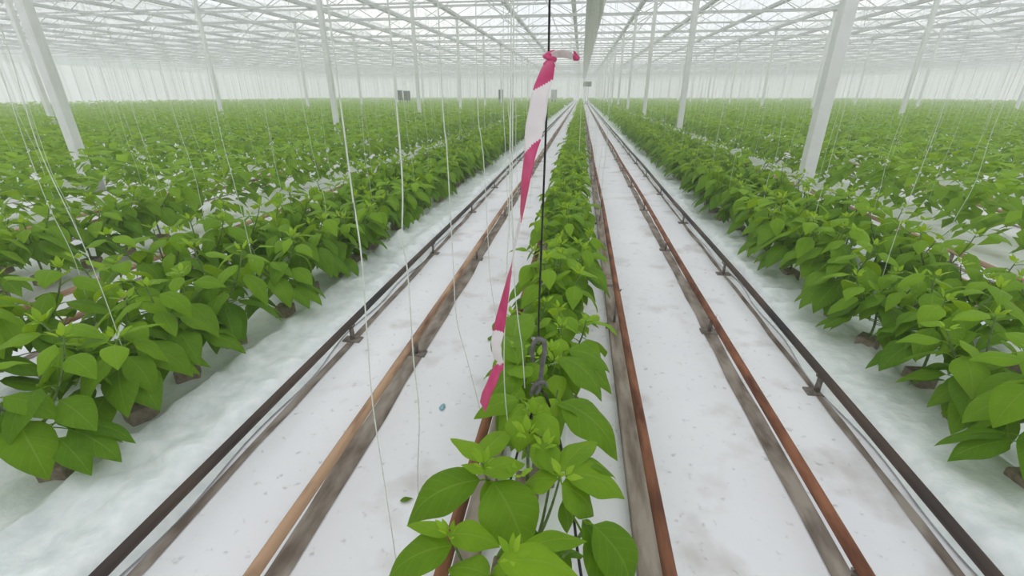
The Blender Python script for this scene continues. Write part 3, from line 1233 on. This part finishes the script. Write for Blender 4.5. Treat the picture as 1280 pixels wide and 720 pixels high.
# ------------------------------------------------------------------ drip hoses, clip, litter
def hose(pts, r, label):
    pts = [np.array(p) for p in pts]
    o0 = pts[0]
    g = G()
    fine = []
    for i in range(len(pts) - 1):
        p0, p1, p2, p3 = pts[max(0, i - 1)], pts[i], pts[i + 1], pts[min(len(pts) - 1, i + 2)]
        for k in range(6):
            s = k / 6
            fine.append(.5 * (2 * p1 + (p2 - p0) * s + (2 * p0 - 5 * p1 + 4 * p2 - p3) * s * s + (3 * p1 - p0 - 3 * p2 + p3) * s ** 3))
    fine.append(pts[-1])
    g.tube([p - o0 for p in fine], r, 8)
    return tag(g.build('drip_hose', M_black, loc=tuple(o0)), label, 'hose', 'black drip hoses')


hose([at_h(729, 735, .095), at_h(722, 690, .12), at_h(716, 640, .18), at_h(703, 566, .30), at_h(692, 525, .40), at_h(683, 497, .50), at_d(677, 488, HD - .005)], .0042,
     'black hose rising from the slab through the leaves to the grey hook')
hose([at_h(630, 625, .09), at_h(641, 590, .15), at_h(648, 562, .24), at_h(660, 530, .34), at_h(668, 505, .42)], .0040,
     'black hose slanting up left of centre, below the grey hook')
hose([at_h(672, 600, .09), at_h(674, 575, .14), at_h(678, 545, .22), at_h(680, 515, .30)], .0032, 'short black hose upright among the centre leaves')

c = at_h(694, 489, SLAB)
t = thing('drip_clip', tuple(c), 'small square black clip on the slab behind the grey hook', 'clip')
g = G()
g.box((0, 0, .0225), (.042, .042, .045))
bevel(g.build('clip_body', M_black, t, smooth=False), .004)
g = G()
g.tube([(0, 0, .042), (.002, .0, .085)], .004, 8)
g.build('peg', M_black, t)


def litter(px, py, L, az, label, m=M_leaf, name='fallen_leaf', cat='leaf', W=.5):
    p = at_h(px, py, .004)
    g = G()
    d = np.array((math.cos(az), math.sin(az), 0))
    leaf(g, -d * L / 2 + UP * .001, d * L / 2 + UP * .003, L * W, .12, .05, .4, 8, 3)
    o = g.build(name, m, leafy=True, loc=tuple(p))
    sm = o.modifiers.new('solid', 'SOLIDIFY'); sm.thickness = .0006
    return tag(o, label, cat)


litter(508, 625, .045, .3, 'small torn green leaf lying on the white floor left of the bottom plants')
litter(613, 423, .055, 1.4, 'small green leaf lying on the floor beside the tape')
# flat scrap of blue film
p = at_h(553, 509, .003)
g = G()
rr = random.Random(2)
n = 9
vs = [(0, 0, .003)] + [(math.cos(i * 6.283 / n) * rr.uniform(.008, .014), math.sin(i * 6.283 / n) * rr.uniform(.018, .034), rr.uniform(0, .005)) for i in range(n)]
g.add(vs, [(0, 1 + i, 1 + (i + 1) % n) for i in range(n)])
o = g.build('plastic_scrap', M_blue, loc=tuple(p))
sm = o.modifiers.new('solid', 'SOLIDIFY'); sm.thickness = .0008
tag(o, 'small pale blue scrap of film on the white floor left of the tape', 'scrap')

# ------------------------------------------------------------------ far trolleys in the aisles
def trolley(x, y, h, m_box, label, w=.46):
    t = thing('rail_trolley', (x, y, 0), label, 'trolley')
    g = G()
    for sx in (-1, 1):
        g.box((sx * .21, 0, .24), (.05, 1.2, .06))
        for sy in (-.5, .5):
            pass
    for sy in (-.55, 0, .55):
        g.box((0, sy, .24), (.42, .05, .05))
    bevel(g.build('chassis', M_dgrey, t, smooth=False), .006)
    for sx in (-1, 1):
        for sy in (-1, 1):
            g = G()
            g.tube([(sx * .19 , sy * .45, .193), (sx * .23, sy * .45, .193)], .05, 14)
            g.build('wheel', M_wheel, t)
    g = G()
    for sx in (-1, 1):
        for sy in (-.3, .3):
            g.box((sx * .13, sy, (h - .4 + .27) / 2), (.04, .04, h - .4 - .27))
    for sy in (-.3, .3):
        g.box((0, sy, .5), (.30, .04, .04))
    for sx in (-1, 1):
        g.box((sx * .13, 0, .55), (.04, .64, .04))
    bevel(g.build('upright_frame', M_dgrey, t, smooth=False), .004)
    g = G()
    ch = .54 if h > 2 else .86
    g.box((0, 0, h - ch / 2), (w, .75, ch))
    bevel(g.build('crate', m_box, t, smooth=False), .03)
    return t


def place(px, d):
    q = at_d(px, 118, d)
    return q[0]


trolley(place(499.5, 45), 45, 1.66, M_black, 'dark grey trolley far off between the left rows, left one of a pair', .33)
trolley(place(508.5, 46.5), 46.5, 1.62, M_black, 'dark grey trolley far off between the left rows, right one of a pair', .42)
trolley(place(626, 46), 46, 1.72, M_black, 'lone dark grey trolley far off above the greenery, left of the tape', .34)
trolley(place(692.5, 44), 44, 1.70, M_grey, 'grey trolley far off just behind the hanging tape', .5)
trolley(place(733.5, 60), 60, 2.70, M_olive, 'tall trolley with dark green crate at the far end of the middle row', .95)

# ------------------------------------------------------------------ moist air of the greenhouse
g = G()
g.box(((XL + XR) / 2, (Y0 + Y1) / 2, 2.56), (XR - XL - .4, Y1 - Y0 - .4, 5.0))
hz = bpy.data.materials.new('humid_air')
hz.use_nodes = True
hn = hz.node_tree
hn.nodes.remove(hn.nodes['Principled BSDF'])
vs_ = hn.nodes.new('ShaderNodeVolumeScatter')
vs_.inputs['Color'].default_value = (.97, .98, .97, 1)
vs_.inputs['Density'].default_value = .007
hn.links.new(vs_.outputs[0], hn.nodes['Material Output'].inputs['Volume'])
o = g.build('haze', hz, smooth=False)
o['kind'] = 'stuff'
tag(o, 'thin pale haze of humid air filling the greenhouse', 'haze')

# ------------------------------------------------------------------ sky and view
w = bpy.data.worlds.new('overcast')
S.world = w
w.use_nodes = True
nt = w.node_tree
bg = nt.nodes['Background']
tc = nt.nodes.new('ShaderNodeTexCoord')
nz = nt.nodes.new('ShaderNodeTexNoise')
nz.inputs['Scale'].default_value = 3.0
nz.inputs['Detail'].default_value = 5
nt.links.new(tc.outputs['Generated'], nz.inputs['Vector'])
r = nt.nodes.new('ShaderNodeValToRGB')
r.color_ramp.elements[0].position = .35
r.color_ramp.elements[1].position = .65
r.color_ramp.elements[0].color = (.84, .88, .95, 1)
r.color_ramp.elements[1].color = (1.0, .99, .97, 1)
nt.links.new(nz.outputs['Fac'], r.inputs['Fac'])
nt.links.new(r.outputs['Color'], bg.inputs['Color'])
bg.inputs['Strength'].default_value = 1.0

S.view_settings.view_transform = 'Standard'
S.view_settings.look = 'None'
S.view_settings.gamma = 1
S.view_settings.use_curve_mapping = False
S.view_settings.exposure = 0.40
S.cycles.transparent_max_bounces = 24
S.cycles.max_bounces = 10
S.cycles.volume_bounces = 5
S.cycles.diffuse_bounces = 5
